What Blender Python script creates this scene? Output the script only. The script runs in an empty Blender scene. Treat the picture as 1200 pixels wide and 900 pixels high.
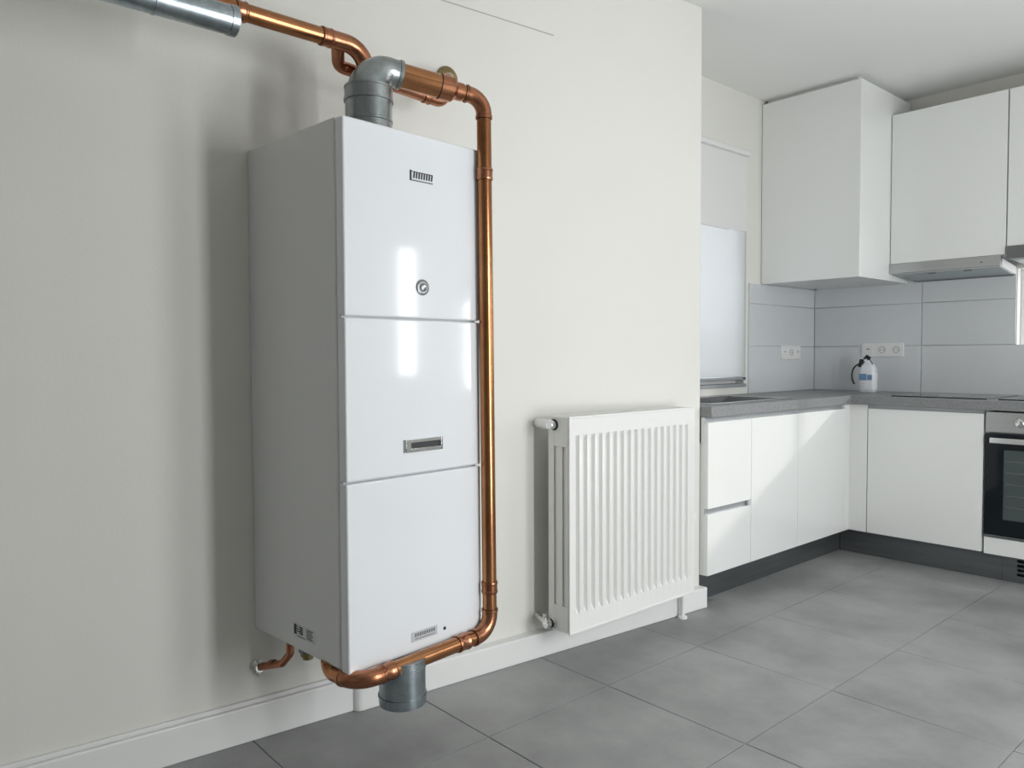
import bpy, math, random
from mathutils import Vector, Matrix
random.seed(7)
SC = bpy.context.scene
COL = SC.collection

# ------------------------------------------------------------------ camera
FPX, YAW, PITCH, ROLL = 897.9, math.radians(48.4717), math.radians(2.0955), math.radians(-0.2184)
fw = Vector((-math.sin(YAW)*math.cos(PITCH), math.cos(YAW)*math.cos(PITCH), -math.sin(PITCH)))
rt = Vector((math.cos(YAW), math.sin(YAW), 0)); up = rt.cross(fw)
rt2 = rt*math.cos(ROLL)+up*math.sin(ROLL); up2 = up*math.cos(ROLL)-rt*math.sin(ROLL)
cam = bpy.data.cameras.new('camera'); co = bpy.data.objects.new('camera', cam); COL.objects.link(co)
cam.sensor_width = 36; cam.lens = 36*FPX/1200; cam.clip_start = .02
m = Matrix((rt2, up2, -fw)).transposed().to_4x4(); m.translation = Vector((0, 0, 1.2)); co.matrix_world = m
SC.camera = co

# ------------------------------------------------------------------ world, lights, exposure
w = bpy.data.worlds.new('sky'); SC.world = w; w.use_nodes = True
bg = w.node_tree.nodes['Background']; bg.inputs[0].default_value = (.95, .97, 1.0, 1); bg.inputs[1].default_value = 3.0
SC.view_settings.view_transform = 'Standard'; SC.view_settings.look = 'None'
SC.view_settings.gamma = 1; SC.view_settings.use_curve_mapping = False
SC.view_settings.exposure = -0.08

def sun(name, d, strength, angle, color):
    l = bpy.data.lights.new(name, 'SUN'); l.energy = strength; l.angle = math.radians(angle); l.color = color
    o = bpy.data.objects.new(name, l); COL.objects.link(o); o.location = (1, 7, 4)
    o.rotation_euler = Vector(d).to_track_quat('-Z', 'Y').to_euler(); return o
def area(name, loc, d, sx, sy, power, color=(1, 1, 1)):
    l = bpy.data.lights.new(name, 'AREA'); l.shape = 'RECTANGLE'; l.size = sx; l.size_y = sy; l.energy = power; l.color = color
    o = bpy.data.objects.new(name, l); COL.objects.link(o); o.location = loc
    o.rotation_euler = Vector(d).to_track_quat('-Z', 'Y').to_euler(); return o
sun('sun_offscreen', (-1, -1, -.48), 1.1, 2.5, (1, .97, .92))
# daylight standing in the panes of the windows on the right, the side the boiler's reflections and shadow point to
area('glazed_door_right_offscreen', (1.076, 1.96, 1.15), (-1, 0, 0), .22, 1.9, 37, (.97, .99, 1))
area('wide_door_right_offscreen', (1.076, 2.55, 1.15), (-1, 0, 0), .40, 1.9, 27, (.97, .99, 1))
area('strip_window_right_offscreen', (1.076, 3.90, 1.55), (-1, 0, 0), .18, 1.0, 6, (.95, .98, 1))
area('low_window_right_offscreen', (1.076, 4.68, 1.30), (-1, 0, 0), .16, .74, 7, (.95, .98, 1))

# ------------------------------------------------------------------ materials
MATS = {}
def mat(name, col, rough=.5, metal=0., spec=.5, noise=None, bump=0., bscale=40., coat=0., trans=0., emit=0., rvar=0., stretch=(1, 1, 1), alpha=1.):
    """noise = (other colour, scale, low, high)"""
    if name in MATS: return MATS[name]
    M = bpy.data.materials.new(name); M.use_nodes = True; nt = M.node_tree; b = nt.nodes['Principled BSDF']
    b.inputs['Base Color'].default_value = (*col, 1); b.inputs['Roughness'].default_value = rough
    b.inputs['Metallic'].default_value = metal; b.inputs['Specular IOR Level'].default_value = spec
    b.inputs['Coat Weight'].default_value = coat; b.inputs['Coat Roughness'].default_value = .04
    b.inputs['Transmission Weight'].default_value = trans; b.inputs['Alpha'].default_value = alpha
    if emit:
        b.inputs['Emission Color'].default_value = (*col, 1); b.inputs['Emission Strength'].default_value = emit
    if noise or bump or rvar:
        tc = nt.nodes.new('ShaderNodeNewGeometry'); mp = nt.nodes.new('ShaderNodeMapping'); mp.inputs['Scale'].default_value = stretch
        nt.links.new(tc.outputs['Position'], mp.inputs['Vector'])
    if noise:
        n = nt.nodes.new('ShaderNodeTexNoise'); n.inputs['Scale'].default_value = noise[1]; n.inputs['Detail'].default_value = 6; n.inputs['Roughness'].default_value = .6
        r = nt.nodes.new('ShaderNodeValToRGB'); r.color_ramp.elements[0].position = noise[2]; r.color_ramp.elements[1].position = noise[3]
        r.color_ramp.elements[0].color = (*col, 1); r.color_ramp.elements[1].color = (*noise[0], 1)
        nt.links.new(mp.outputs[0], n.inputs['Vector']); nt.links.new(n.outputs['Fac'], r.inputs[0]); nt.links.new(r.outputs[0], b.inputs['Base Color'])
        if rvar:
            q = nt.nodes.new('ShaderNodeMapRange'); q.inputs['To Min'].default_value = rough-rvar; q.inputs['To Max'].default_value = rough+rvar
            nt.links.new(n.outputs['Fac'], q.inputs['Value']); nt.links.new(q.outputs[0], b.inputs['Roughness'])
    if bump:
        n2 = nt.nodes.new('ShaderNodeTexNoise'); n2.inputs['Scale'].default_value = bscale; n2.inputs['Detail'].default_value = 4
        bp = nt.nodes.new('ShaderNodeBump'); bp.inputs['Strength'].default_value = bump; bp.inputs['Distance'].default_value = .01
        nt.links.new(mp.outputs[0], n2.inputs['Vector']); nt.links.new(n2.outputs['Fac'], bp.inputs['Height']); nt.links.new(bp.outputs[0], b.inputs['Normal'])
    MATS[name] = M; return M
mat('wall_paint', (.76, .753, .710), .75, noise=((.78, .773, .730), 1.5, .3, .7), bump=.04, bscale=120)
mat('ceiling_paint', (.87, .87, .85), .8, bump=.03, bscale=120)
mat('skirting_paint', (.82, .82, .81), .4)
mat('boiler_gloss', (.80, .825, .855), .09, coat=.3)
mat('boiler_side', (.78, .79, .79), .38)
mat('cabinet_gloss', (.84, .85, .835), .16)
mat('cabinet_satin', (.77, .78, .765), .3)
mat('channel_metal', (.44, .46, .48), .4, .6)
mat('plinth_metal', (.15, .16, .17), .30, .75, noise=((.20, .21, .22), 3, .3, .7), stretch=(1, 1, 14))
mat('worktop_stone', (.20, .205, .21), .40, noise=((.27, .275, .28), 90, .35, .65), bump=.02, bscale=200)
mat('floor_tile', (.225, .228, .228), .46, spec=.3, noise=((.41, .414, .414), 2.0, .30, .72), bump=.035, bscale=55, rvar=.06)
mat('grout', (.27, .27, .265), .85, bump=.1, bscale=200)
mat('wall_tile', (.63, .65, .668), .15, noise=((.66, .68, .70), 2, .3, .7))
mat('tile_grout', (.45, .46, .47), .8)
mat('copper', (.47, .222, .105), .22, 1., noise=((.35, .150, .065), 5, .38, .66), rvar=.06, bump=.015, bscale=150)
mat('copper_fitting', (.46, .210, .120), .26, 1., noise=((.34, .140, .075), 14, .35, .65), rvar=.06, bump=.02, bscale=90)
mat('seam_dark', (.10, .05, .03), .5, .6)
mat('galvanised', (.40, .43, .435), .30, 1., noise=((.27, .30, .305), 22, .35, .65), rvar=.09, bump=.03, bscale=40)
mat('galvanised_bright', (.44, .49, .52), .30, 1., noise=((.31, .36, .39), 26, .35, .65), rvar=.09, bump=.03, bscale=40)
mat('brass_dull', (.36, .29, .14), .32, 1., noise=((.25, .20, .10), 30, .35, .65))
mat('chrome', (.75, .76, .77), .12, 1.)
mat('steel', (.55, .56, .57), .30, 1., noise=((.48, .49, .50), 5, .3, .7), stretch=(1, 1, 60))
mat('steel_dark', (.22, .225, .23), .32, .9)
mat('radiator_enamel', (.84, .84, .82), .28)
mat('plastic_white', (.80, .80, .79), .35)
mat('plastic_grey', (.55, .56, .57), .4)
mat('black_rubber', (.012, .012, .013), .45)
mat('black_glass', (.005, .009, .012), .05, spec=.3)
mat('oven_window', (.075, .095, .095), .10, spec=.3)
mat('ink', (.03, .03, .035), .6)
mat('ink_grey', (.16, .165, .18), .6)
mat('sticker_silver', (.52, .53, .55), .4)
mat('sticker_white', (.70, .72, .74), .45)
mat('label_blue', (.15, .27, .44), .45)
mat('label_white', (.80, .82, .84), .45)
mat('bottle_plastic', (.74, .78, .82), .25)
mat('blind_fabric', (.84, .85, .85), .8)
mat('frosted_pane', (.88, .89, .90), .45, emit=.0)
def translucent(name, f):
    nt = MATS[name].node_tree; b = nt.nodes['Principled BSDF']; t = nt.nodes.new('ShaderNodeBsdfTranslucent'); t.inputs[0].default_value = b.inputs['Base Color'].default_value
    x = nt.nodes.new('ShaderNodeMixShader'); x.inputs[0].default_value = f; out = nt.nodes['Material Output']
    nt.links.new(b.outputs[0], x.inputs[1]); nt.links.new(t.outputs[0], x.inputs[2]); nt.links.new(x.outputs[0], out.inputs[0])
g_ = mat('clear_pane', (.95, .97, .98), .03); nt_ = g_.node_tree
t_ = nt_.nodes.new('ShaderNodeBsdfTransparent'); x_ = nt_.nodes.new('ShaderNodeMixShader'); x_.inputs[0].default_value = .94
gl_ = nt_.nodes.new('ShaderNodeBsdfGlossy'); gl_.inputs['Roughness'].default_value = .02
nt_.links.new(gl_.outputs[0], x_.inputs[1]); nt_.links.new(t_.outputs[0], x_.inputs[2]); nt_.links.new(x_.outputs[0], nt_.nodes['Material Output'].inputs[0])
translucent('blind_fabric', .6)
translucent('frosted_pane', .75)
mat('window_frame_white', (.80, .80, .80), .3)
mat('daylight_pane', (.95, .98, 1.0), .3)
mat('filter_mesh', (.45, .50, .50), .30, .7, noise=((.38, .43, .43), 160, .4, .6))

# ------------------------------------------------------------------ mesh helpers
class MB:
    def __init__(s): s.v = []; s.f = []
    def box(s, x0, x1, y0, y1, z0, z1):
        return s.prism([(x0, y0), (x1, y0), (x1, y1), (x0, y1)], z0, z1)
    def prism(s, poly, z0, z1):
        a = sum(poly[i][0]*poly[(i+1) % len(poly)][1]-poly[(i+1) % len(poly)][0]*poly[i][1] for i in range(len(poly)))
        if a < 0: poly = poly[::-1]
        n = len(poly); o = len(s.v)
        s.v += [(p[0], p[1], z0) for p in poly]+[(p[0], p[1], z1) for p in poly]
        s.f.append([o+i for i in reversed(range(n))]); s.f.append([o+n+i for i in range(n)])
        for i in range(n): s.f.append([o+i, o+(i+1) % n, o+n+(i+1) % n, o+n+i])
        return s
    def obox(s, org, a, b, c, a0, a1, b0, b1, c0, c1):
        """box in an oriented frame org + a*i + b*j + c*k"""
        o = len(s.v); a, b, c, org = Vector(a), Vector(b), Vector(c), Vector(org)
        for k in (c0, c1):
            for (i, j) in ((a0, b0), (a1, b0), (a1, b1), (a0, b1)): s.v.append(tuple(org+a*i+b*j+c*k))
        fs = [[3, 2, 1, 0], [4, 5, 6, 7], [0, 1, 5, 4], [1, 2, 6, 5], [2, 3, 7, 6], [3, 0, 4, 7]]
        if a.cross(b).dot(c) < 0: fs = [f[::-1] for f in fs]
        s.f += [[o+i for i in f] for f in fs]; return s
    def rings(s, rings, cap0=True, cap1=True):
        o = len(s.v); n = len(rings[0])
        for r in rings: s.v += [tuple(p) for p in r]
        for k in range(len(rings)-1):
            for i in range(n):
                j = (i+1) % n; s.f.append([o+k*n+i, o+k*n+j, o+(k+1)*n+j, o+(k+1)*n+i])
        if cap0: s.f.append([o+i for i in reversed(range(n))])
        if cap1: s.f.append([o+(len(rings)-1)*n+i for i in range(n)])
        return s
    def tube(s, pts, r, seg=24, cap0=True, cap1=True):
        pts = [Vector(p) for p in pts]; rs = r if isinstance(r, (list, tuple)) else [r]*len(pts)
        ts = []
        for i in range(len(pts)):
            a = pts[max(i-1, 0)]; b = pts[min(i+1, len(pts)-1)]; ts.append((b-a).normalized())
        ref = Vector((0, 0, 1)) if abs(ts[0].z) < .9 else Vector((1, 0, 0))
        u = (ref-ts[0]*ref.dot(ts[0])).normalized(); R = []
        for p, t, q in zip(pts, ts, rs):
            u = (u-t*u.dot(t)).normalized(); v = t.cross(u)
            R.append([p+(u*math.cos(2*math.pi*i/seg)+v*math.sin(2*math.pi*i/seg))*q for i in range(seg)])
        return s.rings(R, cap0, cap1)
    def lathe(s, org, axis, prof, seg=24, cap0=True, cap1=True):
        """prof = [(distance along axis, radius)]"""
        org = Vector(org); t = Vector(axis).normalized()
        ref = Vector((0, 0, 1)) if abs(t.z) < .9 else Vector((1, 0, 0))
        u = (ref-t*ref.dot(t)).normalized(); v = t.cross(u)
        R = [[org+t*d+(u*math.cos(2*math.pi*i/seg)+v*math.sin(2*math.pi*i/seg))*q for i in range(seg)] for d, q in prof]
        return s.rings(R, cap0, cap1)
    def build(s, name, material, parent=None, bevel=0., seg=2, smooth=False, angle=35, base=None):
        if parent is not None: L = parent_loc(parent)
        elif base is not None: L = Vector(base)
        else:
            xs, ys, zs = zip(*s.v); L = Vector(((min(xs)+max(xs))/2, (min(ys)+max(ys))/2, min(zs)))
        me = bpy.data.meshes.new(name); me.from_pydata([tuple(Vector(p)-L) for p in s.v], [], s.f); me.update()
        me.materials.append(MATS[material])
        if smooth or bevel:
            for p in me.polygons: p.use_smooth = True
            me.set_sharp_from_angle(angle=math.radians(angle))
        o = bpy.data.objects.new(name, me); COL.objects.link(o)
        if parent is not None: o.parent = parent
        else: o.location = L
        if bevel:
            b = o.modifiers.new('bevel', 'BEVEL'); b.width = bevel; b.segments = seg; b.limit_method = 'ANGLE'; b.angle_limit = math.radians(40)
        return o
def parent_loc(o):
    L = Vector(o.location)
    while o.parent: o = o.parent; L += Vector(o.location)
    return L
def tag(o, label, cat=None, group=None, kind=None):
    if label: o['label'] = label
    if cat: o['category'] = cat
    if group: o['group'] = group
    if kind: o['kind'] = kind
    return o
def thing(name, loc, label, cat, group=None):
    o = bpy.data.objects.new(name, None); COL.objects.link(o); o.location = loc; o.empty_display_size = .1
    return tag(o, label, cat, group)
def struct(o): o['kind'] = 'structure'; return o
def fillet(pts, rad, n=10):
    pts = [Vector(p) for p in pts]; out = [pts[0]]
    for i in range(1, len(pts)-1):
        p = pts[i]; a = (pts[i-1]-p); b = (pts[i+1]-p); la, lb = a.length, b.length; a.normalize(); b.normalize()
        ang = a.angle(b); rr = rad[i-1] if isinstance(rad, (list, tuple)) else rad
        d = min(rr/math.tan(ang/2), la*.98, lb*.98); r = d*math.tan(ang/2)
        c = p+(a+b).normalized()*(r/math.sin(ang/2)); s0 = p+a*d-c; s1 = p+b*d-c; tot = s0.angle(s1); ax = s0.cross(s1).normalized()
        for k in range(n+1): out.append(c+Matrix.Rotation(tot*k/n, 3, ax) @ s0)
    out.append(pts[-1]); return out
def coupling(parent, p, d, r, length, name='coupling', material='copper_fitting'):
    p = Vector(p); d = Vector(d).normalized(); h = length/2
    o = MB().lathe(p-d*h, d, [(0, r), (0, r*1.13), (length*.08, r*1.17), (length*.2, r*1.17), (length*.26, r*1.10), (length*.74, r*1.10), (length*.8, r*1.17), (length*.92, r*1.17), (length, r*1.13), (length, r)], 28).build(name, material, parent, smooth=True)
    for k in (-1, 1):
        MB().lathe(p+d*k*(h+.0004)-d*.0008, d, [(0, r*.99), (0, r*1.06), (.0016, r*1.06), (.0016, r*.99)], 28).build('solder_ring', 'seam_dark', o)
    return o

# ------------------------------------------------------------------ room shell
CZ = 2.825
XR = 1.1
def XW(y): return -2.41+.09*y                      # painted wall carrying boiler and radiator
WE = 3.085                                          # where that wall ends
wl = struct(MB().prism([(XW(-2.7), -2.7), (XW(WE), WE), (-2.66, WE), (-3.0, -2.7)], 0, CZ).build('wall_left', 'wall_paint', bevel=.004))
tag(wl, 'off-white painted wall carrying the boiler and radiator')
XK, YB = -2.65, 5.2                                 # kitchen side wall, kitchen back wall
k = MB()
WY0, WY1, WZ0, WZ1 = 3.30, 4.30, 1.00, 2.45        # window in the kitchen side wall
k.box(XK-.2, XK, WE-.2, WY0, 0, CZ).box(XK-.2, XK, WY1, YB+.2, 0, CZ).box(XK-.2, XK, WY0, WY1, 0, WZ0).box(XK-.2, XK, WY0, WY1, WZ1, CZ)
wk = struct(k.build('wall_kitchen', 'wall_paint')); tag(wk, 'painted kitchen side wall with window and grey tiles')
BX0, BXM, BX1, BZ0, BZ1, BZ2 = -1.405, -.755, .34, 1.21, 1.70, 2.05   # bright back-wall window; its unseen taller part is added to admit sun
k = MB()
def wall_y(mb, x0, x1, holes):
    """wall strip at YB with (x0, x1, z0, z1) holes, left to right"""
    x = x0
    for a, b, z0, z1 in holes:
        if a > x: mb.box(x, a, YB, YB+.12, 0, CZ)
        mb.box(a, b, YB, YB+.12, 0, z0).box(a, b, YB, YB+.12, z1, CZ); x = b
    mb.box(x, x1, YB, YB+.12, 0, CZ)
wall_y(k, XK, XR+.2, [(BX0, BXM, BZ0, BZ1), (BXM, BX1, BZ0, BZ2)])
wb = struct(k.build('wall_back', 'wall_paint')); tag(wb, 'painted kitchen back wall behind the upper cabinets')
wr = struct(MB().box(XR, XR+.2, -2.7, YB+.12, 0, CZ).build('wall_right', 'wall_paint')); tag(wr, 'painted wall with the bright windows')
wf = struct(MB().box(-2.9, XR+.2, -2.8, -2.6, 0, CZ).build('wall_front', 'wall_paint')); tag(wf, 'painted wall facing the kitchen')
ce = struct(MB().box(-3.05, XR+.2, -2.8, YB+.2, CZ, CZ+.15).build('ceiling', 'ceiling_paint')); tag(ce, 'plain white painted ceiling')
fl = struct(MB().box(-3.05, XR+.2, -2.8, YB+.2, -.12, -.0028).build('floor', 'grout')); tag(fl, 'floor of large square grey stone-look tiles')
# floor tiles
TS, GX, GY = .5635, -1.829, 1.515
nx0, nx1 = -2, 6; ny0, ny1 = -8, 7
g = .0016
tm = {}
def clip_poly(poly, f):
    out = []
    for i in range(len(poly)):
        a, b = poly[i], poly[(i+1) % len(poly)]; fa, fb = f(a), f(b)
        if fa >= 0: out.append(a)
        if (fa >= 0) != (fb >= 0):
            t = fa/(fa-fb); out.append((a[0]+(b[0]-a[0])*t, a[1]+(b[1]-a[1])*t))
    return out
for i in range(nx0, nx1):
    for j in range(ny0, ny1):
        x0, x1, y0, y1 = GX+i*TS+g, GX+(i+1)*TS-g, GY+j*TS+g, GY+(j+1)*TS-g
        poly = [(x0, y0), (x1, y0), (x1, y1), (x0, y1)]
        for f in (lambda p: XR-p[0], lambda p: p[1]+2.6, lambda p: YB-p[1], lambda p: p[0]+2.8):
            poly = clip_poly(poly, f) if poly else poly
        if poly and y0 < WE: poly = clip_poly(poly, lambda p: p[0]-XW(p[1])) if y1 < WE+.3 else poly
        if not poly or len(poly) < 3: continue
        MB().prism(poly, -.010, 0).build('tile', 'floor_tile', fl, bevel=.0012, seg=1)

# skirting boards
def skirt(y0, y1, th, h, name, label, rounded=False):
    pr = []
    poly = [(XW(y0)-.002, y0), (XW(y1)-.002, y1), (XW(y1)+th, y1), (XW(y0)+th, y0)]
    if rounded:
        q = .03; poly = poly[:3]
        for a_ in range(7):
            a = math.pi/2*a_/6; poly.append((XW(y0)+th-q*(1-math.cos(a)), y0+q*(1-math.sin(a))))
    o = MB().prism(poly, 0, h).build(name, 'skirting_paint', bevel=.005, seg=3)
    return tag(struct(o), label)
bl = skirt(-2.6, 1.30, .025, .112, 'baseboard_left', 'white skirting board left of the boiler')
MB().prism([(XW(-2.6)-.002, -2.6), (XW(1.28)-.002, 1.28), (XW(1.28)+.014, 1.28), (XW(-2.6)+.014, -2.6)], .112, .126).build('top_profile', 'skirting_paint', bl, bevel=.003)
skirt(1.285, WE-.002, .048, .098, 'baseboard_right', 'thicker white skirting board under the boiler and radiator', True)
o = struct(MB().box(XR-.02, XR, -2.6, YB, 0, .1).build('baseboard_far', 'skirting_paint', bevel=.004)); tag(o, 'white skirting board under the bright windows')
# fine plaster line high on the wall
o = MB().prism([(XW(1.30)+.0015, 1.30), (XW(2.19)+.0015, 2.19), (XW(2.19)-.002, 2.19), (XW(1.30)-.002, 1.30)], 2.476, 2.480).build('trim_1', 'tile_grout'); tag(struct(o), 'thin grey joint line high on the painted wall')

# windows -------------------------------------------------------------
def frame_rect(mb, plane, a0, a1, z0, z1, wd, d0, d1):
    """four bars round a rectangle; plane 'x' (spans y,z) or 'y' (spans x,z)"""
    for (p0, p1, q0, q1) in ((a0, a0+wd, z0, z1), (a1-wd, a1, z0, z1), (a0+wd, a1-wd, z0, z0+wd), (a0+wd, a1-wd, z1-wd, z1)):
        if plane == 'x': mb.box(d0, d1, p0, p1, q0, q1)
        else: mb.box(p0, p1, d0, d1, q0, q1)
    return mb
W1 = bpy.data.objects.new('window_1', None); COL.objects.link(W1); W1.location = (XK-.1, 3.8, WZ0)
tag(struct(W1), 'white window with roller blind over the sink')
frame_rect(MB(), 'x', WY0, WY1, WZ0, WZ1, .05, XK-.13, XK-.055).build('window_frame', 'window_frame_white', W1, bevel=.004)
MB().box(XK-.10, XK-.09, WY0+.05, WY1-.05, WZ0+.05, WZ1-.05).build('pane', 'frosted_pane', W1)
MB().box(XK-.12, XK-.05, WY0+.05, WY1-.05, 1.245, 1.262).build('sash_rail', 'window_frame_white', W1, bevel=.002)
MB().box(XK+.0005, XK+.003, WY0, WY1+.014, 1.066, WZ1-.012).build('roller_blind', 'blind_fabric', W1)
MB().box(XK+.003, XK+.005, WY0, WY1+.014, 1.972, WZ1-.012).build('blind_pelmet', 'plastic_white', W1)
MB().box(XK+.004, XK+.014, WY0+.012, WY1-.19, 1.964, 1.974).build('blind_bar', 'window_frame_white', W1, bevel=.003)
MB().box(XK, XK+.030, WY0, WY1+.014, WZ1-.014, WZ1+.016).build('blind_cassette', 'window_frame_white', W1, bevel=.004)
MB().box(XK-.06, XK+.014, WY0+.004, WY1, 1.045, 1.062).build('sill_rail', 'channel_metal', W1, bevel=.002)
MB().box(XK-.06, XK+.008, WY0+.004, WY1+.02, 1.0, 1.022).build('window_sill', 'channel_metal', W1, bevel=.002)
MB().box(XK-.02, XK+.014, WY1-.03, WY1+.006, 1.04, 1.07).build('rail_end', 'plastic_grey', W1, bevel=.003)
W2 = bpy.data.objects.new('window_2', None); COL.objects.link(W2); W2.location = (-.6, YB+.06, BZ0); tag(struct(W2), 'bright window in the kitchen back wall with an added taller part')
frame_rect(MB(), 'y', BX0, BXM, BZ0, BZ1, .025, YB+.06, YB+.10).build('window_frame', 'window_frame_white', W2, bevel=.003)
frame_rect(MB(), 'y', BXM, BX1, BZ0, BZ2, .025, YB+.06, YB+.10).build('window_frame', 'window_frame_white', W2, bevel=.003)  # taller part out of view, added so the sun reaches the drawer fronts
MB().box(BX0+.025, BXM-.025, YB+.078, YB+.082, BZ0+.025, BZ1-.025).build('pane', 'clear_pane', W2)
MB().box(BXM+.025, BX1-.025, YB+.078, YB+.082, BZ0+.025, BZ2-.025).build('pane', 'clear_pane', W2)
def wall_window(n, y0, y1, z0, z1, label):
    W = bpy.data.objects.new('window_%d' % n, None); COL.objects.link(W); W.location = (XR, (y0+y1)/2, z0); tag(struct(W), label)
    frame_rect(MB(), 'x', y0, y1, z0, z1, .05, XR-.03, XR).build('window_frame', 'window_frame_white', W, bevel=.003)
    MB().box(XR-.012, XR-.004, y0+.05, y1-.05, z0+.05, z1-.05).build('pane', 'daylight_pane', W)
wall_window(3, 1.80, 2.12, .15, 2.15, 'narrow glazed door in the right wall')
wall_window(4, 2.30, 2.80, .15, 2.15, 'wider glazed door in the right wall')
wall_window(5, 3.76, 4.04, 1.0, 2.1, 'tall narrow window in the right wall')
wall_window(6, 4.55, 4.81, .88, 1.72, 'small narrow window in the right wall')

# backsplash tiles
rows = [(.957, 1.255), (1.258, 1.525), (1.528, 1.80)]
def wtile(parent, *b): MB().box(*b).build('tile', 'wall_tile', parent, bevel=.0015, seg=1)
for r, (z0, z1) in enumerate(rows):
    top = 1.70 if r == 2 else z1
    wtile(wk, XK, XK+.010, 4.345, YB-.010, z0, top if r < 2 else 1.654)
    xs = [XK+.012, -1.926, -1.407] if r else [XK+.012, -1.926, -1.2, -.475, .25]
    for a, b in zip(xs[:-1], xs[1:]):
        wtile(wb, a, b-.003, YB-.010, YB, z0, z1 if (r or a < -1.3) else 1.208)

# ------------------------------------------------------------------ boiler
n = Vector((math.cos(math.radians(4.5)), math.sin(math.radians(4.5)), 0)); s = Vector((-n.y, n.x, 0)); Z = Vector((0, 0, 1))
F = Vector((-1.807, 1.012, 0)); BW = .4925; B0, B1 = .343, 1.832
def bp(sv, nv, z=0): return F+s*sv+n*nv+Z*z
BO = thing('wall_boiler', bp(BW/2, -.25, B0), 'tall glossy white wall-hung gas boiler with three front panels', 'boiler')
p0, p1, p2 = bp(0, -.040), bp(BW, -.040), bp(BW, -.43)
pa = bp(0, -.518); pb = (XW(1.47)+.001, 1.47)
MB().prism([(p0.x, p0.y), (p1.x, p1.y), (pb[0]+.002, pb[1]), (pa.x, pa.y)], B0+.004, B1+.004).build('casing', 'boiler_side', BO, bevel=.006)
MB().obox(F, s, n, Z, .004, BW-.004, -.042, -.020, B0+.004, B1-.006).build('door_seal', 'boiler_side', BO)
for (z0, z1) in ((B0, .859), (.8635, 1.304), (1.3085, B1)):
    MB().obox(F, s, n, Z, 0, BW, -.036, 0, z0, z1).build('front_panel', 'boiler_gloss', BO, bevel=.0055, seg=3)
# gauge
ga = thing_part = MB().lathe(bp(.264, -.002, 1.398), n, [(0, .0225), (.005, .0225), (.007, .019), (.007, .0165), (.004, .016)], 32).build('gauge', 'steel_dark', BO, smooth=True)
MB().lathe(bp(.264, .002, 1.398), n, [(0, .0165), (.0025, .0165)], 32).build('gauge_face', 'plastic_grey', ga)
MB().lathe(bp(.264, .003, 1.398), n, [(0, .0125), (.004, .012), (.006, .009), (.006, 0.0005)], 24).build('gauge_knob', 'steel_dark', ga, smooth=True)
MB().lathe(bp(.266, .006, 1.401), n, [(0, .0045), (.004, .004), (.005, .001)], 16).build('gauge_cap', 'chrome', ga, smooth=True)
# pull handle
h = MB()
h0, h1, hz0, hz1 = .197, .334, .926, .963
for (a0, a1, z0, z1) in ((h0, h0+.018, hz0, hz1), (h1-.008, h1, hz0, hz1), (h0+.018, h1-.008, hz0, hz0+.011), (h0+.018, h1-.008, hz1-.010, hz1)):
    h.obox(F, s, n, Z, a0, a1, -.001, .006, z0, z1)
hd = h.build('handle', 'chrome', BO, bevel=.0015)
MB().obox(F, s, n, Z, h0+.018, h1-.008, -.001, .0012, hz0+.011, hz1-.010).build('handle_shade_plate', 'ink', hd)  # flat dark plate; the shade of a deep grip is put into its colour
MB().obox(F, s, n, Z, h0-.006, h0-.002, -.001, .0025, hz0, hz1).build('handle_gap', 'steel_dark', hd)
# badge of slanted dark strokes with underline (unreadable maker's mark)
lg = MB().obox(F, s, n, Z, .2215, .306, -.001, .0012, 1.6975, 1.7008).build('maker_badge', 'ink_grey', BO)
lt = MB(); lt.obox(F, s, n, Z, .2215, .2275, -.001, .0014, 1.6975, 1.727)
lt.obox(F, s, n, Z, .2275, .305, -.001, .0014, 1.7225, 1.7245)
for q in range(8):
    a = .2335+q*.0093
    lt.obox(bp(a, 0, 1.7055), s+Z*0, n, (Z+s*.12).normalized(), 0, .0048, -.001, .0014, 0, .0175)
lt.build('badge_letters', 'ink', lg)
# lower sticker on the front
st = MB().obox(F, s, n, Z, .2127, .310, -.001, .001, .376, .404).build('front_sticker', 'sticker_silver', BO)
q = MB()
for a in range(9): q.obox(F, s, n, Z, .226+a*.0086, .2315+a*.0086, -.001, .0016, .3885+(a % 2)*.001, .399)
q.obox(F, s, n, Z, .226, .30, -.001, .0016, .3815, .3835); q.build('sticker_print', 'ink_grey', st)
MB().lathe(bp(.339, -.001, .386), n, [(0, .005), (.003, .005), (.004, .003)], 16).build('indicator_lamp', 'ink', BO, smooth=True)
# rating plate on the left side
def sd(nv, z): return F+n*(nv-.527)+Z*z
rp = MB().obox(F-n*.527, n, -s, Z, .248, .362, -.001, .001, .384, .424).build('rating_plate', 'sticker_white', BO)
q = MB()
q.obox(F-n*.527, n, -s, Z, .250, .262, -.001, .0016, .392, .421)
for r in range(4): q.obox(F-n*.527, n, -s, Z, .262, .268+(r*7 % 4)*.004, -.001, .0016, .394+r*.007, .397+r*.007)
for r in range(4): q.obox(F-n*.527, n, -s, Z, .280, .298, -.001, .0016, .3965+r*.006, .4005+r*.006)
q.build('plate_block_print', 'ink', rp)
q = MB()
for r in range(5): q.obox(F-n*.527, n, -s, Z, .318, .352-(r % 2)*.006, -.001, .0016, .391+r*.0062, .3942+r*.0062)
q.obox(F-n*.527, n, -s, Z, .268, .31, -.001, .0016, .3875, .390); q.build('plate_line_print', 'ink_grey', rp)

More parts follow.
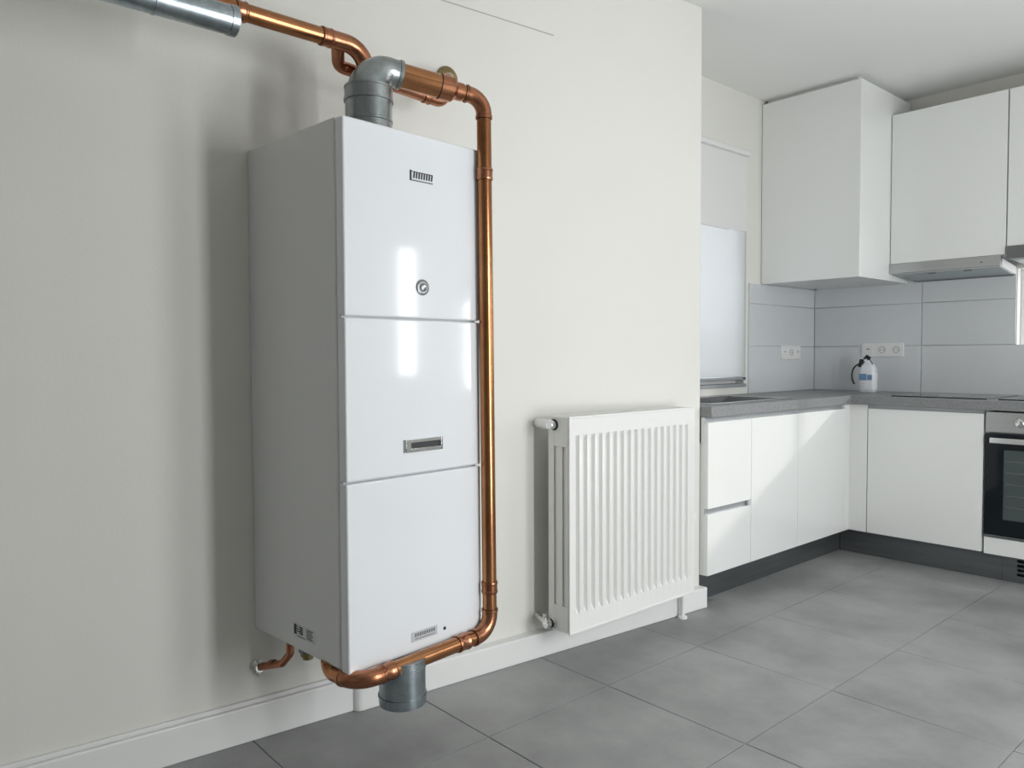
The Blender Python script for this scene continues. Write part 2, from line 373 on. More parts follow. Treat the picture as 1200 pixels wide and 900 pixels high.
# ------------------------------------------------------------------ flue on the boiler
FX, FY = -1.930, 1.166
run0 = Vector((FX, FY, 2.028)); run1 = Vector((-1.826, 1.507, 1.984)); rd = (run1-run0).normalized()
FLU = thing('flue_elbow', (FX, FY, B1), 'spotted galvanised steel flue elbow rising from the top of the boiler', 'flue')
path = fillet([(FX, FY, 1.955), run0, run0+rd*.098], .085, 14)
MB().tube(path, [.060-.021*max(0., min(1., (i_-2)/(len(path)-4))) for i_ in range(len(path))], 36).build('elbow', 'galvanised', FLU, smooth=True)
MB().lathe((FX, FY, B1), Z, [(0, .066), (.092, .066), (.093, .0705), (.100, .0705), (.101, .068), (.128, .068), (.129, .0695), (.134, .0695), (.136, .061)], 40).build('collar', 'galvanised', FLU, smooth=True)
for zz in (.010, .034): MB().lathe((FX, FY, B1+zz), Z, [(0, .066), (.002, .0685), (.007, .0685), (.009, .066)], 40).build('bead', 'galvanised', FLU, smooth=True)
pe = run0+rd*.098
MB().lathe(pe-rd*.012, rd, [(0, .039), (.001, .0415), (.010, .0415), (.012, .036)], 36).build('rim', 'galvanised', FLU, smooth=True)

# ------------------------------------------------------------------ main copper loop
CP = thing('copper_pipe', (-1.826, 1.512, .29), 'thick copper pipe from the flue down past the boiler and back underneath it', 'pipe', None)
R1, R2 = .0345, .0222
t1 = run0+rd*.245
MB().lathe(pe-rd*.004, rd, [(0, R1), ((t1-pe).length+.004, R1)], 32).build('wide_pipe', 'copper', CP, smooth=True)
o = MB().lathe(t1-rd*.03, rd, [(0, R1*1.0), (0, R1*1.06), (.040, R1*1.06), (.052, R2*1.18), (.072, R2*1.18), (.072, R2)], 32).build('reducer', 'copper_fitting', CP, smooth=True)
for d in (-.031, .055): MB().lathe(t1+rd*d, rd, [(0, R2), (0, (R1 if d < 0 else R2)*(1.09 if d < 0 else 1.22)), (.002, (R1 if d < 0 else R2)*(1.09 if d < 0 else 1.22)), (.002, R2)], 32).build('seam_ring', 'seam_dark', o)
V0 = Vector((-1.826, 1.506, 0)); V1 = Vector((-1.828, 1.520, 0))
corner = Vector((-1.826, 1.506, 1.984)); low = Vector((-1.826, 1.521, .336))
PEN = bp(.012, .030, .330)
full = fillet([t1+rd*.03, corner, low, PEN, bp(.012, -.115, .320), bp(.012, -.115, .352)], [.055, .060, .060, .03], 12)
MB().tube(full, R2, 28).build('pipe_run', 'copper', CP, smooth=True)
def elbow(a, c, b, rad, extra, name='elbow'):
    a, c, b = Vector(a), Vector(c), Vector(b); ua = (a-c).normalized(); ub = (b-c).normalized()
    ang = ua.angle(ub); d = rad/math.tan(ang/2)+extra
    pth = fillet([c+ua*d, c, c+ub*d], rad, 12)
    o = MB().tube(pth, R2*1.08, 28).build(name, 'copper_fitting', CP, smooth=True)
    for e, u in ((c+ua*d, -ua), (c+ub*d, -ub)):
        MB().lathe(e-u*.002, u, [(0, R2), (0, R2*1.17), (.009, R2*1.17), (.011, R2*1.08)], 28).build('socket_rim', 'copper_fitting', o, smooth=True)
        MB().lathe(e-u*.0036, u, [(0, R2*.99), (0, R2*1.05), (.0014, R2*1.05), (.0014, R2*.99)], 28).build('solder_ring', 'seam_dark', o)
elbow(t1, corner, low, .055, .012)
elbow(corner, low, PEN, .060, .012)
elbow(low, PEN, bp(.012, -.115, .320), .060, .016)
vd = (low-corner).normalized()
coupling(CP, corner+vd*(1.984-1.755), vd, R2, .034)
coupling(CP, corner+vd*(1.984-.478), vd, R2, .036)
hdv = (PEN-low).normalized()
coupling(CP, low+hdv*.120, hdv, R2, .046)
coupling(CP, low+hdv*.405, hdv, R2, .046)

# copper pipe coming along the wall from the left
L0 = Vector((-2.05, -2.6, 2.138)); L1 = Vector((-2.05, 1.232, 2.128))
LP = thing('copper_supply_pipe', (-2.05, 1.232, 1.83), 'copper pipe running high along the wall and dropping behind the flue', 'pipe')
RL = .0238
MB().tube(fillet([L0, L1, (-2.05, 1.232, 1.834)], .07, 14), RL, 28).build('pipe_run', 'copper', LP, smooth=True)
MB().tube(fillet([L1-Vector((0, .135, 0)), L1, L1-Z*.12], .07, 12), RL*1.09, 28).build('elbow', 'copper_fitting', LP, smooth=True)
ld = Vector((0, 1, 0))
coupling(LP, (-2.05, 1.098, 2.1283), ld, RL, .034)
coupling(LP, (-2.05, .845, 2.129), ld, RL, .030)
coupling(LP, (-2.05, .35, 2.131), ld, RL, .030)
# thin return pipe with wall flange
TP = thing('thin_copper_pipe', (-2.10, 1.45, 2.03), 'thinner copper pipe behind the flue ending in a round brass wall flange', 'pipe')
fy = 1.69; fx = XW(fy); fz = 2.203
wn = Vector((1, -.09, 0)).normalized()
MB().tube(fillet([(-2.058, 1.140, 2.125), (-2.105, 1.168, 2.078), (-2.105, 1.560, 2.052), (-2.120, 1.590, 2.140), Vector((fx, fy, fz))+wn*.014], [.03, .04, .03], 10), .0195, 22).build('pipe_run', 'copper_fitting', TP, smooth=True)
wn = Vector((1, -.09, 0)).normalized()
MB().lathe(Vector((fx, fy, fz))+wn*.0004, wn, [(0, .043), (.006, .043), (.010, .038), (.012, .020), (.012, .0155)], 36).build('flange', 'brass_dull', TP, smooth=True)
coupling(TP, (-2.105, 1.492, 2.0565), (0, 1, -.066), .0195, .026)
# galvanised duct top left
GD = thing('galvanised_duct', (-1.965, .0, 2.0), 'galvanised steel duct under the copper pipe near the ceiling', 'duct')
g0 = Vector((-1.965, -2.6, 2.046)); g1 = Vector((-1.965, .795, 2.060)); gd = (g1-g0).normalized(); GL = (g1-g0).length
MB().tube([g0, g1], .0365, 32).build('pipe_run', 'galvanised_bright', GD, smooth=True)
for q, ww in ((GL-.018, .020), (GL-.20, .006), (GL-.33, .006), (GL-.62, .006)):
    MB().lathe(g0+gd*q, gd, [(0, .036), (.0008, .0385), (ww-.0008, .0385), (ww, .036)], 32).build('bead', 'galvanised_bright', GD, smooth=True)
MB().lathe(g0+gd*(GL+.001), gd, [(0, .033), (.002, .033)], 32).build('open_end_shade', 'steel_dark', GD)  # dark disc over the open duct end, inner shade put into its colour
# duct stub below the boiler
DX = bp(.181, -.002); DX.z = 0
DS = thing('duct_stub', (DX.x, DX.y, .205), 'short galvanised duct stub hanging open below the boiler', 'duct')
MB().lathe((DX.x, DX.y, .214), Z, [(0, .063), (0, .0665), (.010, .0675), (.022, .0675), (.024, .066), (.1285, .066)], 40, False, True).build('pipe_run', 'galvanised_bright', DS, smooth=True)
MB().lathe((DX.x, DX.y, .236), Z, [(0, .066), (.001, .0695), (.005, .0695), (.006, .066)], 40).build('bead', 'galvanised_bright', DS, smooth=True)
MB().lathe((DX.x, DX.y, .318), Z, [(0, .066), (.001, .0690), (.006, .0690), (.007, .066)], 40).build('rim', 'galvanised_bright', DS, smooth=True)
MB().lathe((DX.x, DX.y, .214), Z, [(0, .063), (.004, .060)], 40).build('liner', 'steel_dark', DS)
# small fitting on the wall under the boiler
VY = .975; VX = XW(VY)
VF = thing('wall_fitting', (VX, VY, .20), 'small copper water connection with chrome wall fitting under the boiler', 'pipe fitting')
MB().lathe((VX-.001, VY, .228), (1, 0, 0), [(0, .019), (.006, .019), (.010, .012), (.022, .012), (.022, .015), (.030, .015)], 24).build('wall_plate', 'chrome', VF, smooth=True)
MB().lathe((VX+.018, VY, .222), (0, 0, -1), [(0, .006), (.018, .006), (.018, .008), (.024, .008)], 16).build('drain_cock', 'chrome', VF, smooth=True)
MB().tube(fillet([(VX+.02, VY, .228), (-2.20, 1.005, .262), (-2.165, 1.015, .30), (-2.165, 1.015, .352)], [.02, .02], 8), .0118, 18).build('pipe_run', 'copper_fitting', VF, smooth=True)
coupling(VF, (-2.245, .994, .2497), (.13, .033, .036), .0118, .02)
VF2 = thing('drain_fitting', (-2.08, 1.03, .30), 'dark round brass outlet fitting under the boiler casing', 'pipe fitting')
MB().lathe((-2.09, 1.035, .352), (0, 0, -1), [(0, .022), (.040, .022), (.040, .016), (.050, .016)], 24).build('outlet', 'brass_dull', VF2, smooth=True)
MB().lathe((-2.09, 1.035, .334), (0, 0, -1), [(0, .026), (.012, .026)], 6).build('nut', 'steel_dark', VF2)

# ------------------------------------------------------------------ radiator
RX, RB, RY0, RY1, RZ0, RZ1 = -2.022, -2.136, 2.082, 2.884, .134, .966
RA = thing('radiator', ((RX+RB)/2, (RY0+RY1)/2, 0), 'white ribbed steel panel radiator on the painted wall', 'radiator')
def rib_panel(xf, thick, flip=1):
    N = 17; b = .030; p = (RY1-RY0-2*b)/N; ys = [(RY0+.0, 0), (RY0+b*.8, 0)]
    for i in range(N):
        y = RY0+b+i*p
        ys += [(y+p*.04, 0), (y+p*.14, 1), (y+p*.44, 1), (y+p*.54, 0), (y+p*.74, -.25), (y+p*.92, -.05)]
    ys += [(RY1, 0)]
    zs = [(RZ0, 0), (RZ0+.012, 0), (RZ0+.070, 0), (RZ0+.092, 1), (RZ1-.092, 1), (RZ1-.070, 0), (RZ1-.008, 0), (RZ1, 0)]
    M_ = MB(); ny = len(ys)
    for z, k_ in zs:
        for y, d in ys: M_.v.append((xf-flip*d*k_*.017, y, z))
    for a in range(len(zs)-1):
        for c in range(ny-1):
            q = [a*ny+c, a*ny+c+1, (a+1)*ny+c+1, (a+1)*ny+c]; M_.f.append(q if flip > 0 else q[::-1])
    o = len(M_.v)
    M_.v += [(xf-flip*thick, RY0, RZ0), (xf-flip*thick, RY1, RZ0), (xf-flip*thick, RY1, RZ1), (xf-flip*thick, RY0, RZ1)]
    M_.f.append([o+3, o+2, o+1, o] if flip > 0 else [o, o+1, o+2, o+3])
    t = (len(zs)-1)*ny
    e = [list(range(ny-1, -1, -1))+[o, o+1], list(range(t, t+ny))+[o+2, o+3], [a*ny for a in range(len(zs))]+[o+3, o], [a*ny+ny-1 for a in range(len(zs)-1, -1, -1)]+[o+1, o+2]]
    for q in e: M_.f.append(q if flip > 0 else q[::-1])
    return M_
rib_panel(RX, .020).build('front_panel', 'radiator_enamel', RA, smooth=True, angle=20)
rib_panel(RB, .018, -1).build('rear_panel', 'radiator_enamel', RA, smooth=True, angle=20)
MB().box(RX-.004, RX+.003, RY0-.004, RY0+.006, RZ0-.004, RZ1+.004).build('edge_trim', 'radiator_enamel', RA, bevel=.002)
MB().box(RX-.006, RX+.003, RY0, RY1, RZ0-.005, RZ0+.004).build('edge_trim', 'radiator_enamel', RA, bevel=.002)
MB().box(RX-.006, RX+.002, RY0, RY1, RZ1-.006, RZ1+.003).build('edge_trim', 'radiator_enamel', RA, bevel=.002)
for y0, y1 in ((RY0-.003, RY0+.003), (RY1-.003, RY1+.003)):
    sp = MB(); lo, hi = RZ0+.10, RZ1-.115; c0, c1, c2, c3 = RB+.030, RB+.048, RB+.076, RB+.094
    sp.box(RB, c0, y0, y1, RZ0, RZ1).box(c1, c2, y0, y1, lo, hi).box(c3, RX-.006, y0, y1, lo, hi)
    sp.box(c0, RX-.006, y0, y1, RZ0, lo).box(c0, RX-.006, y0, y1, hi, RZ1)
    sp.build('side_panel', 'radiator_enamel', RA, bevel=.0015)
    for a, b in ((c0-.002, c1+.002), (c2-.002, c3+.002)):
        yy = (y0+y1)/2; dy = .004 if y0 < 2.4 else -.006
        MB().box(a, b, yy+dy, yy+dy+.002, lo-.01, hi+.01).build('side_slot', 'radiator_enamel', RA)
tg = MB().box(RB+.004, RX-.006, RY0, RY1, RZ1-.012, RZ1-.008).build('top_grille', 'radiator_enamel', RA)
for i in range(40):
    y = RY0+.02+i*.0195; MB().box(RB+.016, RX-.018, y, y+.010, RZ1-.009, RZ1-.001).build('grille_slat', 'radiator_enamel', tg)
for y in (2.26, 2.70):
    MB().prism([(XW(y-.02)+.0004, y-.02), (XW(y+.02)+.0004, y+.02), (RB+.004, y+.02), (RB+.004, y-.02)], .2, .9).build('wall_bracket', 'radiator_enamel', RA, bevel=.002)
VTX = -2.103
vt = MB().lathe((VTX, RY0-.002, .934), (0, -1, 0), [(0, .022), (.004, .022)], 24).build('valve_washer', 'black_rubber', RA, smooth=True)
MB().lathe((VTX, RY0-.005, .934), (0, -1, 0), [(0, .017), (.020, .0175), (.026, .015), (.027, .0005)], 24).build('valve_cap', 'chrome', RA, smooth=True)
MB().tube([(VTX-.004, RY0-.018, .934), (XW(2.10)+.0062, RY0+.018, .934)], [.0195, .0195], 24).build('valve_body', 'plastic_white', RA, smooth=True)
vb = MB().lathe((-2.108, RY0-.002, .158), (0, -1, 0), [(0, .021), (.010, .021), (.012, .018)], 24).build('lower_valve', 'chrome', RA, smooth=True)
MB().lathe((-2.112, RY0-.013, .158), (0, -1, 0), [(0, .019), (.004, .019)], 24).build('valve_washer', 'black_rubber', vb, smooth=True)
MB().lathe((-2.116, RY0-.017, .158), (0, -1, 0), [(0, .0175), (.020, .0175), (.024, .014), (.025, .0005)], 24).build('valve_cap', 'chrome', vb, smooth=True)
MB().tube([(-2.122, RY0-.024, .158), (XW(2.09)+.0052, RY0+.010, .158)], [.014, .014], 20).build('valve_tail', 'chrome', vb, smooth=True)
MB().lathe((-2.145, RY0-.015, .168), (0, 0, 1), [(0, .008), (.020, .008), (.022, .005)], 14).build('bleed_screw', 'chrome', vb, smooth=True)
FTX, FTY = -2.078, 2.876
ft = MB().lathe((FTX, FTY, 0), Z, [(0, .022), (.008, .021), (.014, .012), (.020, .010), (.148, .010)], 20).build('foot', 'plastic_white', RA, smooth=True)
MB().lathe((FTX, FTY, .114), Z, [(0, .014), (.020, .014)], 20).build('foot_collar', 'plastic_grey', ft, smooth=True)

# ------------------------------------------------------------------ kitchen: base units on the side wall
FXK, FYB = -2.09, 4.56
D0, D1, CT0, CT1 = .147, .880, .905, .957
def base_left(y0, y1, fronts, label, name):
    t = thing(name, (-2.38, (y0+y1)/2, D0-.147), label, 'cabinet')
    MB().box(XK+.012, FXK-.020, y0+.001, y1-.001, D0, .780).build('carcass', 'cabinet_satin', t)
    MB().box(FXK-.040, FXK-.020, y0+.001, y1-.001, .779, CT0-.001).build('top_rail', 'cabinet_satin', t)
    MB().box(FXK-.0215, FXK-.0165, y0+.001, y1-.001, D1-.01, CT0-.001).build('handle_channel', 'channel_metal', t, bevel=.002)
    for z0, z1, nm in fronts:
        MB().box(FXK-.020, FXK, y0+.0015, y1-.0015, z0, z1).build(nm, 'cabinet_gloss', t, bevel=.0015)
    return t
t = base_left(3.088, 3.469, [(D0, .440, 'drawer'), (.468, D1, 'drawer')], 'white base cabinet with two handleless drawers beside the painted wall', 'drawer_cabinet')
MB().box(FXK-.0215, FXK-.0165, 3.089, 3.468, .438, .470).build('handle_channel', 'channel_metal', t, bevel=.002)
MB().box(FXK-.012, FXK-.001, 3.445, 3.4675, .441, .467).build('channel_end', 'plastic_grey', t)
base_left(3.469, 3.943, [(D0, D1, 'door')], 'white base cabinet door beside the two drawers', 'base_cabinet')
base_left(3.943, 4.490, [(D0, D1, 'door')], 'white base cabinet door next to the inner corner post', 'base_cabinet')
t = thing('corner_post', (-2.06, 4.55, .0), 'white L-shaped filler post in the inner corner of the units', 'filler')
MB().box(FXK-.030, FXK-.001, 4.491, FYB+.018, D0, CT0-.001).build('side_filler', 'cabinet_gloss', t, bevel=.001)
MB().box(FXK-.001, -1.988, FYB+.001, FYB+.020, D0, CT0-.001).build('back_filler', 'cabinet_gloss', t, bevel=.001)
# back run
def base_back(x0, x1, label):
    t = thing('base_cabinet', ((x0+x1)/2, 4.88, 0), label, 'cabinet')
    MB().box(x0+.001, x1-.001, FYB+.020, YB-.012, D0, CT0-.001).build('carcass', 'cabinet_satin', t)
    MB().box(x0+.002, x1-.002, FYB+.0165, FYB+.0215, D1, CT0-.001).build('handle_channel', 'channel_metal', t, bevel=.002)
    MB().box(x0+.003, x1-.003, FYB, FYB+.020, D0, D1+.004).build('door', 'cabinet_gloss', t, bevel=.0015)
base_back(-1.986, -1.374, 'wide white base cabinet door left of the oven')
base_back(-.766, -.17, 'white base cabinet door right of the oven')
# oven housing + oven
t = thing('oven_housing', (-1.07, 4.88, 0), 'white housing cabinet with low panel under the oven', 'cabinet')
MB().box(-1.372, -1.355, FYB+.022, YB-.012, D0, CT0-.001).build('side_panel', 'cabinet_satin', t)
MB().box(-.785, -.768, FYB+.022, YB-.012, D0, CT0-.001).build('side_panel', 'cabinet_satin', t)
MB().box(-1.355, -.785, FYB+.022, YB-.012, D0, D0+.018).build('shelf', 'cabinet_satin', t)
MB().box(-1.366, -.772, FYB, FYB+.020, D0-.005, .232).build('low_panel', 'cabinet_gloss', t, bevel=.0015)
OV = thing('oven', (-1.07, 4.8, .238), 'built-in electric oven with steel control panel and black glass door', 'oven')
MB().box(-1.352, -.788, FYB+.02, YB-.08, .238, .897).build('body', 'steel_dark', OV)
MB().box(-1.366, -.772, FYB-.004, FYB+.02, .790, .897).build('control_panel', 'steel', OV, bevel=.002)
dr = MB().box(-1.366, -.772, FYB-.004, FYB+.02, .246, .783).build('door', 'black_glass', OV, bevel=.002)
MB().box(-1.366, -.772, FYB-.007, FYB+.018, .236, .247).build('door_rail', 'steel_dark', OV, bevel=.002)
MB().box(-1.278, -.86, FYB-.0055, FYB-.003, .335, .700).build('door_window', 'oven_window', dr)
for q in range(5): MB().box(-1.268, -.87, FYB-.0062, FYB-.005, .40+q*.06, .404+q*.06).build('rack', 'steel_dark', dr)
hb = MB().box(-1.335, -.803, FYB-.048, FYB-.034, .735, .765).build('handle', 'chrome', dr, bevel=.004)
for x in (-1.30, -.838): MB().box(x-.008, x+.008, FYB-.036, FYB-.003, .742, .758).build('handle_post', 'chrome', hb)
for x in (-1.205, -1.07, -.935):
    kn = MB().lathe((x, FYB-.004, .843), (0, -1, 0), [(0, .024), (.004, .024), (.005, .020), (.022, .018), (.024, .015), (.024, .0005)], 28).build('knob', 'chrome', OV, smooth=True)
    for a in range(7):
        an = math.radians(200-a*36.7); px, pz = x+.033*math.cos(an), .843+.033*math.sin(an)
        MB().box(px-.0015, px+.0015, FYB-.0052, FYB-.003, pz-.0015, pz+.0015).build('dial_mark', 'ink', kn)
# plinths
t = thing('plinth', (-2.18, 3.9, 0), 'dark metal plinth under the drawer side of the units', 'plinth')
MB().box(-2.190, -2.170, 3.088, 4.615, 0.001, D0-.001).build('board', 'plinth_metal', t, bevel=.001)
t = thing('plinth', (-1.2, 4.62, 0), 'grey metal plinth with vent grille under the oven side', 'plinth')
MB().box(-2.168, -1.292, 4.615, 4.635, 0.001, D0-.001).build('board', 'plinth_metal', t, bevel=.001)
vb_ = MB(); vx = [-1.225+i*.045 for i in range(7)]; vz = [.036+j*.024 for j in range(4)]
vb_.box(-1.290, vx[0], 4.615, 4.635, .001, D0-.001).box(vx[-1]+.033, -.17, 4.615, 4.635, .001, D0-.001)
vb_.box(vx[0], vx[-1]+.033, 4.615, 4.635, .001, vz[0]).box(vx[0], vx[-1]+.033, 4.615, 4.635, vz[-1]+.015, D0-.001)
for j in range(3): vb_.box(vx[0], vx[-1]+.033, 4.615, 4.635, vz[j]+.015, vz[j+1])
for i in range(6):
    for j in range(4): vb_.box(vx[i]+.033, vx[i+1], 4.615, 4.635, vz[j], vz[j]+.015)
vb_ = vb_.build('vent_board', 'plinth_metal', t)
for i in range(7):
    for j in range(4): MB().box(vx[i]-.002, vx[i]+.035, 4.655, 4.657, vz[j]-.002, vz[j]+.017).build('vent_slot', 'plinth_metal', vb_)
# worktop with sink cut-out
def slab(xs, ys, keep, z0, z1):
    M_ = MB(); idx = {}
    def vid(i, j, k_):
        if (i, j, k_) not in idx: idx[(i, j, k_)] = len(M_.v); M_.v.append((xs[i], ys[j], (z0, z1)[k_]))
        return idx[(i, j, k_)]
    for i in range(len(xs)-1):
        for j in range(len(ys)-1):
            if not keep(i, j): continue
            M_.f.append([vid(i, j, 1), vid(i+1, j, 1), vid(i+1, j+1, 1), vid(i, j+1, 1)])
            M_.f.append([vid(i, j+1, 0), vid(i+1, j+1, 0), vid(i+1, j, 0), vid(i, j, 0)])
            for di, dj, a, b in ((-1, 0, (i, j+1), (i, j)), (1, 0, (i+1, j), (i+1, j+1)), (0, -1, (i, j), (i+1, j)), (0, 1, (i+1, j+1), (i, j+1))):
                ii, jj = i+di, j+dj
                if not (0 <= ii < len(xs)-1 and 0 <= jj < len(ys)-1 and keep(ii, jj)):
                    M_.f.append([vid(*a, 0), vid(*b, 0), vid(*b, 1), vid(*a, 1)])
    return M_
SX0, SX1, SY0, SY1 = -2.56, -2.165, 3.22, 3.97
xs = [XK+.002, SX0, SX1, -2.072, -.16]; ys = [3.088, SY0, SY1, 4.535, YB-.001]
def keep(i, j):
    if i == 3: return j == 3
    return not (i == 1 and j == 1)
wt = slab(xs, ys, keep, CT0, CT1).build('worktop', 'worktop_stone', bevel=.003)
tag(wt, 'grey stone-look L-shaped kitchen worktop over the white units', 'worktop')
# sink
SK = thing('sink', ((SX0+SX1)/2, 3.7, .80), 'inset stainless steel sink in the worktop below the blind', 'sink')
rim = slab([SX0-.015, SX0+.03, SX1-.03, SX1+.015], [SY0-.015, SY0+.03, SY1-.03, SY1+.015], lambda i, j: not (i == 1 and j == 1), CT1+.0002, CT1+.004).build('rim', 'steel', SK, bevel=.002)
bo = MB(); a0, a1, b0, b1 = SX0+.03, SX1-.03, SY0+.03, SY1-.03
bo.box(a0-.002, a0, b0, b1, .79, CT1).box(a1, a1+.002, b0, b1, .79, CT1).box(a0, a1, b0-.002, b0, .79, CT1).box(a0, a1, b1, b1+.002, .79, CT1).box(a0, a1, b0, b1, .788, .79)
bo.build('bowl', 'steel', SK)
MB().lathe(((a0+a1)/2, (b0+b1)/2, .79), Z, [(0, .045), (.003, .043), (.004, .03)], 24).build('drain', 'chrome', SK, smooth=True)
# hobs
def hob(x0, x1, label, rings_):
    t = thing('hob', ((x0+x1)/2, 4.85, CT1), label, 'hob')
    MB().box(x0, x1, 4.600, 5.10, CT1+.0002, CT1+.006).build('glass_top', 'black_glass', t, bevel=.002)
    frame_rect_z = MB()
    frame_rect_z.box(x0-.004, x0, 4.596, 5.104, CT1+.0002, CT1+.007).box(x1, x1+.004, 4.596, 5.104, CT1+.0002, CT1+.007).box(x0, x1, 5.10, 5.104, CT1+.0002, CT1+.007)
    frame_rect_z.build('frame', 'steel', t)
    for (cx, cy, r) in rings_:
        MB().lathe((cx, cy, CT1+.0058), Z, [(0, r), (.0006, r), (.0006, r-.004), (0, r-.004)], 36, False, False).build('zone_ring', 'ink_grey', t)
hob(-1.866, -1.374, 'black glass hob set in the worktop left of the oven', [(-1.74, 4.75, .07), (-1.50, 4.75, .09), (-1.74, 4.97, .09), (-1.50, 4.97, .07)])
hob(-1.322, -.83, 'black glass hob set in the worktop right over the oven', [(-1.20, 4.75, .07), (-.96, 4.75, .09), (-1.20, 4.97, .09), (-.96, 4.97, .07)])

# ------------------------------------------------------------------ upper cabinets
UZ0, UZ1 = 1.656, 2.798
t = thing('upper_cabinet', (-2.33, 4.85, UZ0), 'tall white corner upper cabinet reaching to the ceiling', 'cabinet')
MB().box(XK+.011, -2.034, 4.512, YB-.011, UZ0, UZ1).build('carcass', 'cabinet_satin', t)
MB().box(XK+.004, -2.016, 4.492, 4.511, UZ0, UZ1).build('end_panel', 'cabinet_gloss', t, bevel=.0015)
MB().box(-2.034, -2.016, 4.512, YB-.011, UZ0, UZ1).build('door', 'cabinet_gloss', t, bevel=.0015)
MB().box(XK+.02, -2.05, 4.53, YB-.02, UZ1, CZ-.0005).build('top_filler', 'cabinet_satin', t)
MB().lathe((-2.60, 5.12, UZ0-.012), Z, [(0, .008), (.012, .008)], 12).build('light_fitting', 'steel_dark', t, smooth=True)
def upper(x0, x1, z0, z1, label):
    t = thing('upper_cabinet', ((x0+x1)/2, 5.05, z0), label, 'cabinet')
    MB().box(x0+.001, x1-.001, 4.932, YB-.011, z0, z1).build('carcass', 'cabinet_satin', t)
    MB().box(x0+.0025, x1-.0025, 4.910, 4.930, z0, z1).build('door', 'cabinet_gloss', t, bevel=.0015)
    MB().box(x0+.001, x1-.001, 4.925, 4.933, z0+.001, z1-.001).build('gap_seal', 'cabinet_satin', t)
upper(-2.014, -1.388, 1.757, 2.666, 'white upper cabinet above the slim steel extractor')
upper(-1.386, -.76, 1.800, 2.666, 'white upper cabinet above the darker steel extractor')
def hood(x0, x1, z0, z1, yf, fm, label):
    t = thing('extractor_hood', ((x0+x1)/2, 5.05, z0), label, 'extractor')
    MB().box(x0, x1, yf, yf+.03, z0+.006, z1).build('front_bar', fm, t, bevel=.002)
    def wedge(a0, a1, b0, b1, ya, yb, za, zb, th):
        M_ = MB(); M_.v = [(a0, ya, za), (a1, ya, za), (b1, yb, zb), (b0, yb, zb), (a0, ya, za+th), (a1, ya, za+th), (b1, yb, zb+th), (b0, yb, zb+th)]
        M_.f = [[3, 2, 1, 0], [4, 5, 6, 7], [0, 1, 5, 4], [1, 2, 6, 5], [2, 3, 7, 6], [3, 0, 4, 7]]; return M_
    dz = z0-.026
    wedge(x0+.012, x1, x0+.05, x1, yf+.03, 5.187, z0+.004, dz+.002, .045).build('body', 'plastic_white', t, bevel=.002)
    wedge(x0+.022, x1-.012, x0+.06, x1-.012, yf+.036, 5.182, z0+.0005, dz-.001, .004).build('filter', 'filter_mesh', t)
    wedge(x0+.045, x1-.012, x0+.058, x1-.012, 5.17, 5.188, dz-.004, dz-.006, .008).build('rear_lip', 'steel_dark', t)
    for x in ((x0*.62+x1*.38), (x0*.3+x1*.7)): MB().box(x-.02, x+.02, yf+.05, yf+.062, z0-.006, z0+.003).build('filter_clip', 'steel_dark', t)
    MB().box(x1-.10, x1-.09, yf-.002, yf+.002, z0+.028, z0+.036).build('switch', 'ink_grey', t)
hood(-2.0155, -1.411, 1.690, 1.755, 4.900, 'steel', 'slim stainless steel extractor hood under the upper cabinet')
hood(-1.384, -.77, 1.724, 1.797, 4.895, 'steel_dark', 'darker steel extractor hood above the bright window')

# ------------------------------------------------------------------ sockets
def socket_plate(pl, a0, a1, z0, z1, label, kinds):
    """pl 'x': on the side wall facing +x, spans y ; 'y': on the back wall facing -y, spans x"""
    if pl == 'x': loc = (XK+.010, (a0+a1)/2, z0); O = Vector((XK+.009, 0, 0)); A, N = Vector((0, 1, 0)), Vector((1, 0, 0))
    else: loc = ((a0+a1)/2, YB-.010, z0); O = Vector((0, YB-.009, 0)); A, N = Vector((1, 0, 0)), Vector((0, -1, 0))
    t = thing('socket_plate', loc, label, 'socket')
    MB().obox(O, A, N, Z, a0, a1, 0, .010, z0, z1).build('plate', 'plastic_white', t, bevel=.002)
    w_ = (a1-a0)/len(kinds); zc = (z0+z1)/2
    for i, k_ in enumerate(kinds):
        c = a0+w_*(i+.5); hw = min(w_*.36, .032)
        if k_ == 'socket':
            ri = MB().obox(O, A, N, Z, c-hw, c+hw, .0095, .0115, zc-.030, zc+.030).build('insert', 'plastic_white', t, bevel=.003)
            MB().lathe(O+A*c+N*.0112+Z*zc, N, [(0, .021), (.0012, .021), (.0012, .0185), (.0004, .0185)], 24, True, False).build('socket_ring', 'ink_grey', ri, smooth=True)
            for e in (-1, 1): MB().lathe(O+A*(c+e*.0085)+N*.0112+Z*zc, N, [(0, .003), (.0014, .003)], 12).build('pin_hole', 'ink', ri)
        else:
            ri = MB().obox(O, A, N, Z, c-hw*.9, c+hw*.9, .0095, .0125, zc-.030, zc+.030).build('switch', 'plastic_white', t, bevel=.003)
            MB().obox(O, A, N, Z, c-.010, c+.010, .012, .0132, zc+.002, zc+.008).build('switch_mark', 'ink_grey', ri)
socket_plate('x', 4.729, 4.981, 1.170, 1.262, 'white triple socket plate on the side tiles', ['switch', 'socket', 'switch'])
socket_plate('y', -2.304, -2.033, 1.186, 1.277, 'white triple socket plate on the back tiles above the bottle', ['switch', 'socket', 'socket'])

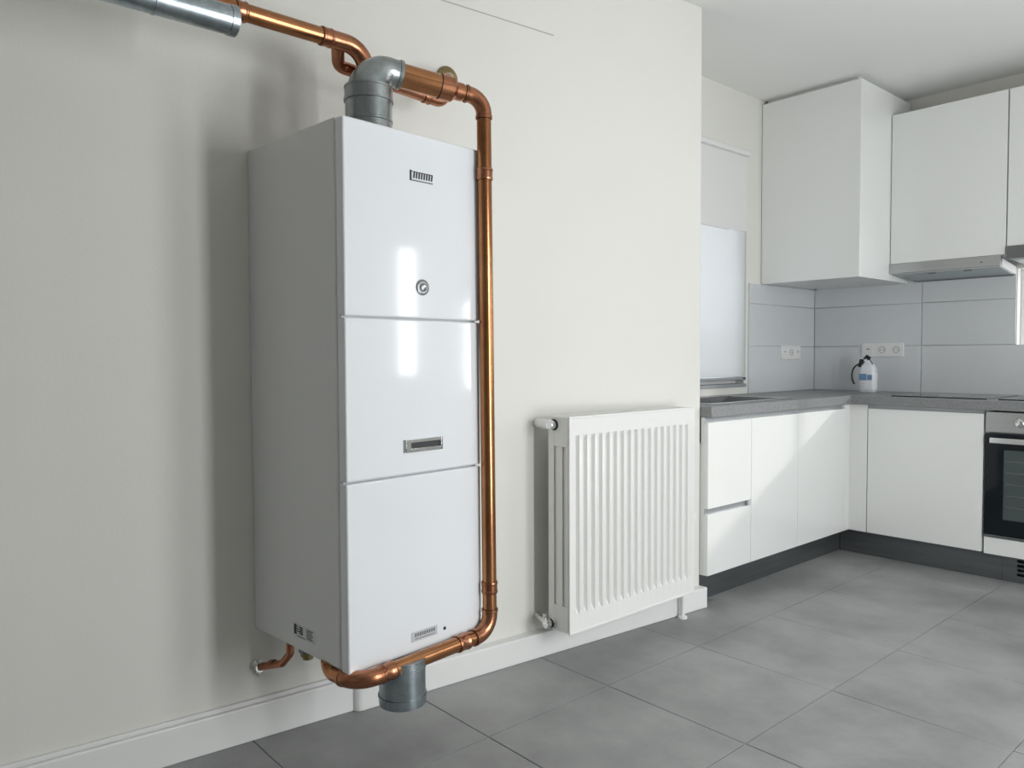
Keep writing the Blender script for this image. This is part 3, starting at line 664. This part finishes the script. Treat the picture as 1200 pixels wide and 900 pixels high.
# ------------------------------------------------------------------ spray bottle
SBX, SBY = -2.176, 5.00
SB = thing('spray_bottle', (SBX, SBY, CT1), 'white and blue cleaner bottle with black spray trigger and hose', 'bottle')
def rr(cx, cy, z, hx, hy, r=.4, nn=32):
    out = []
    for i in range(nn):
        a = 2*math.pi*i/nn; e = 4.
        c_, s_ = math.cos(a), math.sin(a)
        out.append(Vector((cx+hx*math.copysign(abs(c_)**(2/e), c_), cy+hy*math.copysign(abs(s_)**(2/e), s_), z)))
    return out
prof = [(.001, .046, .034), (.006, .050, .037), (.125, .050, .037), (.150, .047, .036), (.172, .039, .030), (.188, .027, .022), (.195, .018, .017), (.206, .017, .016)]
MB().rings([rr(SBX, SBY, CT1-.001+z, hx, hy) for z, hx, hy in prof]).build('body', 'bottle_plastic', SB, smooth=True, angle=60)
lbp = [(.020, .0506, .0376), (.126, .0506, .0376)]
lb = MB().rings([rr(SBX, SBY, CT1+z, hx, hy) for z, hx, hy in lbp], False, False).build('label', 'label_white', SB, smooth=True, angle=60)
MB().box(SBX-.044, SBX+.004, SBY-.0395, SBY-.036, CT1+.078, CT1+.120).build('label_band', 'label_blue', lb)
MB().box(SBX+.009, SBX+.038, SBY-.0395, SBY-.036, CT1+.080, CT1+.114).build('label_band', 'label_blue', lb)
for r in range(4): MB().box(SBX-.044, SBX-.006-(r % 2)*.01, SBY-.0392, SBY-.036, CT1+.030+r*.012, CT1+.034+r*.012).build('label_print', 'plastic_grey', lb)
MB().lathe((SBX-.012, SBY, CT1+.195), (-.3, 0, 1), [(0, .017), (.018, .017), (.020, .012)], 20).build('cap', 'bottle_plastic', SB, smooth=True)
hd_ = MB().obox((SBX-.018, SBY, CT1+.205), (.8, 0, -.6), (0, 1, 0), (.6, 0, .8), -.017, .014, -.012, .012, 0, .034).build('spray_head', 'black_rubber', SB, bevel=.003)
MB().obox((SBX-.050, SBY-.010, CT1+.162), (.96, 0, -.28), (0, 1, 0), (.28, 0, .96), -.014, .014, -.011, .011, 0, .052).build('trigger', 'black_rubber', SB, bevel=.004)
MB().tube(fillet([(SBX-.018, SBY, CT1+.215), (SBX+.012, SBY-.01, CT1+.212), (SBX+.036, SBY-.02, CT1+.182)], .02, 6), .0025, 10).build('nozzle_wire', 'black_rubber', SB, smooth=True)
hp = []
for i in range(17):
    u = i/16; a = math.pi*(.42+u*.86)
    hp.append((SBX-.045+.048*math.cos(a)*1.0-.004, SBY-.022, CT1+.108+.078*math.sin(a)*(.92)))
MB().tube(hp, .0052, 12).build('hose', 'black_rubber', SB, smooth=True)
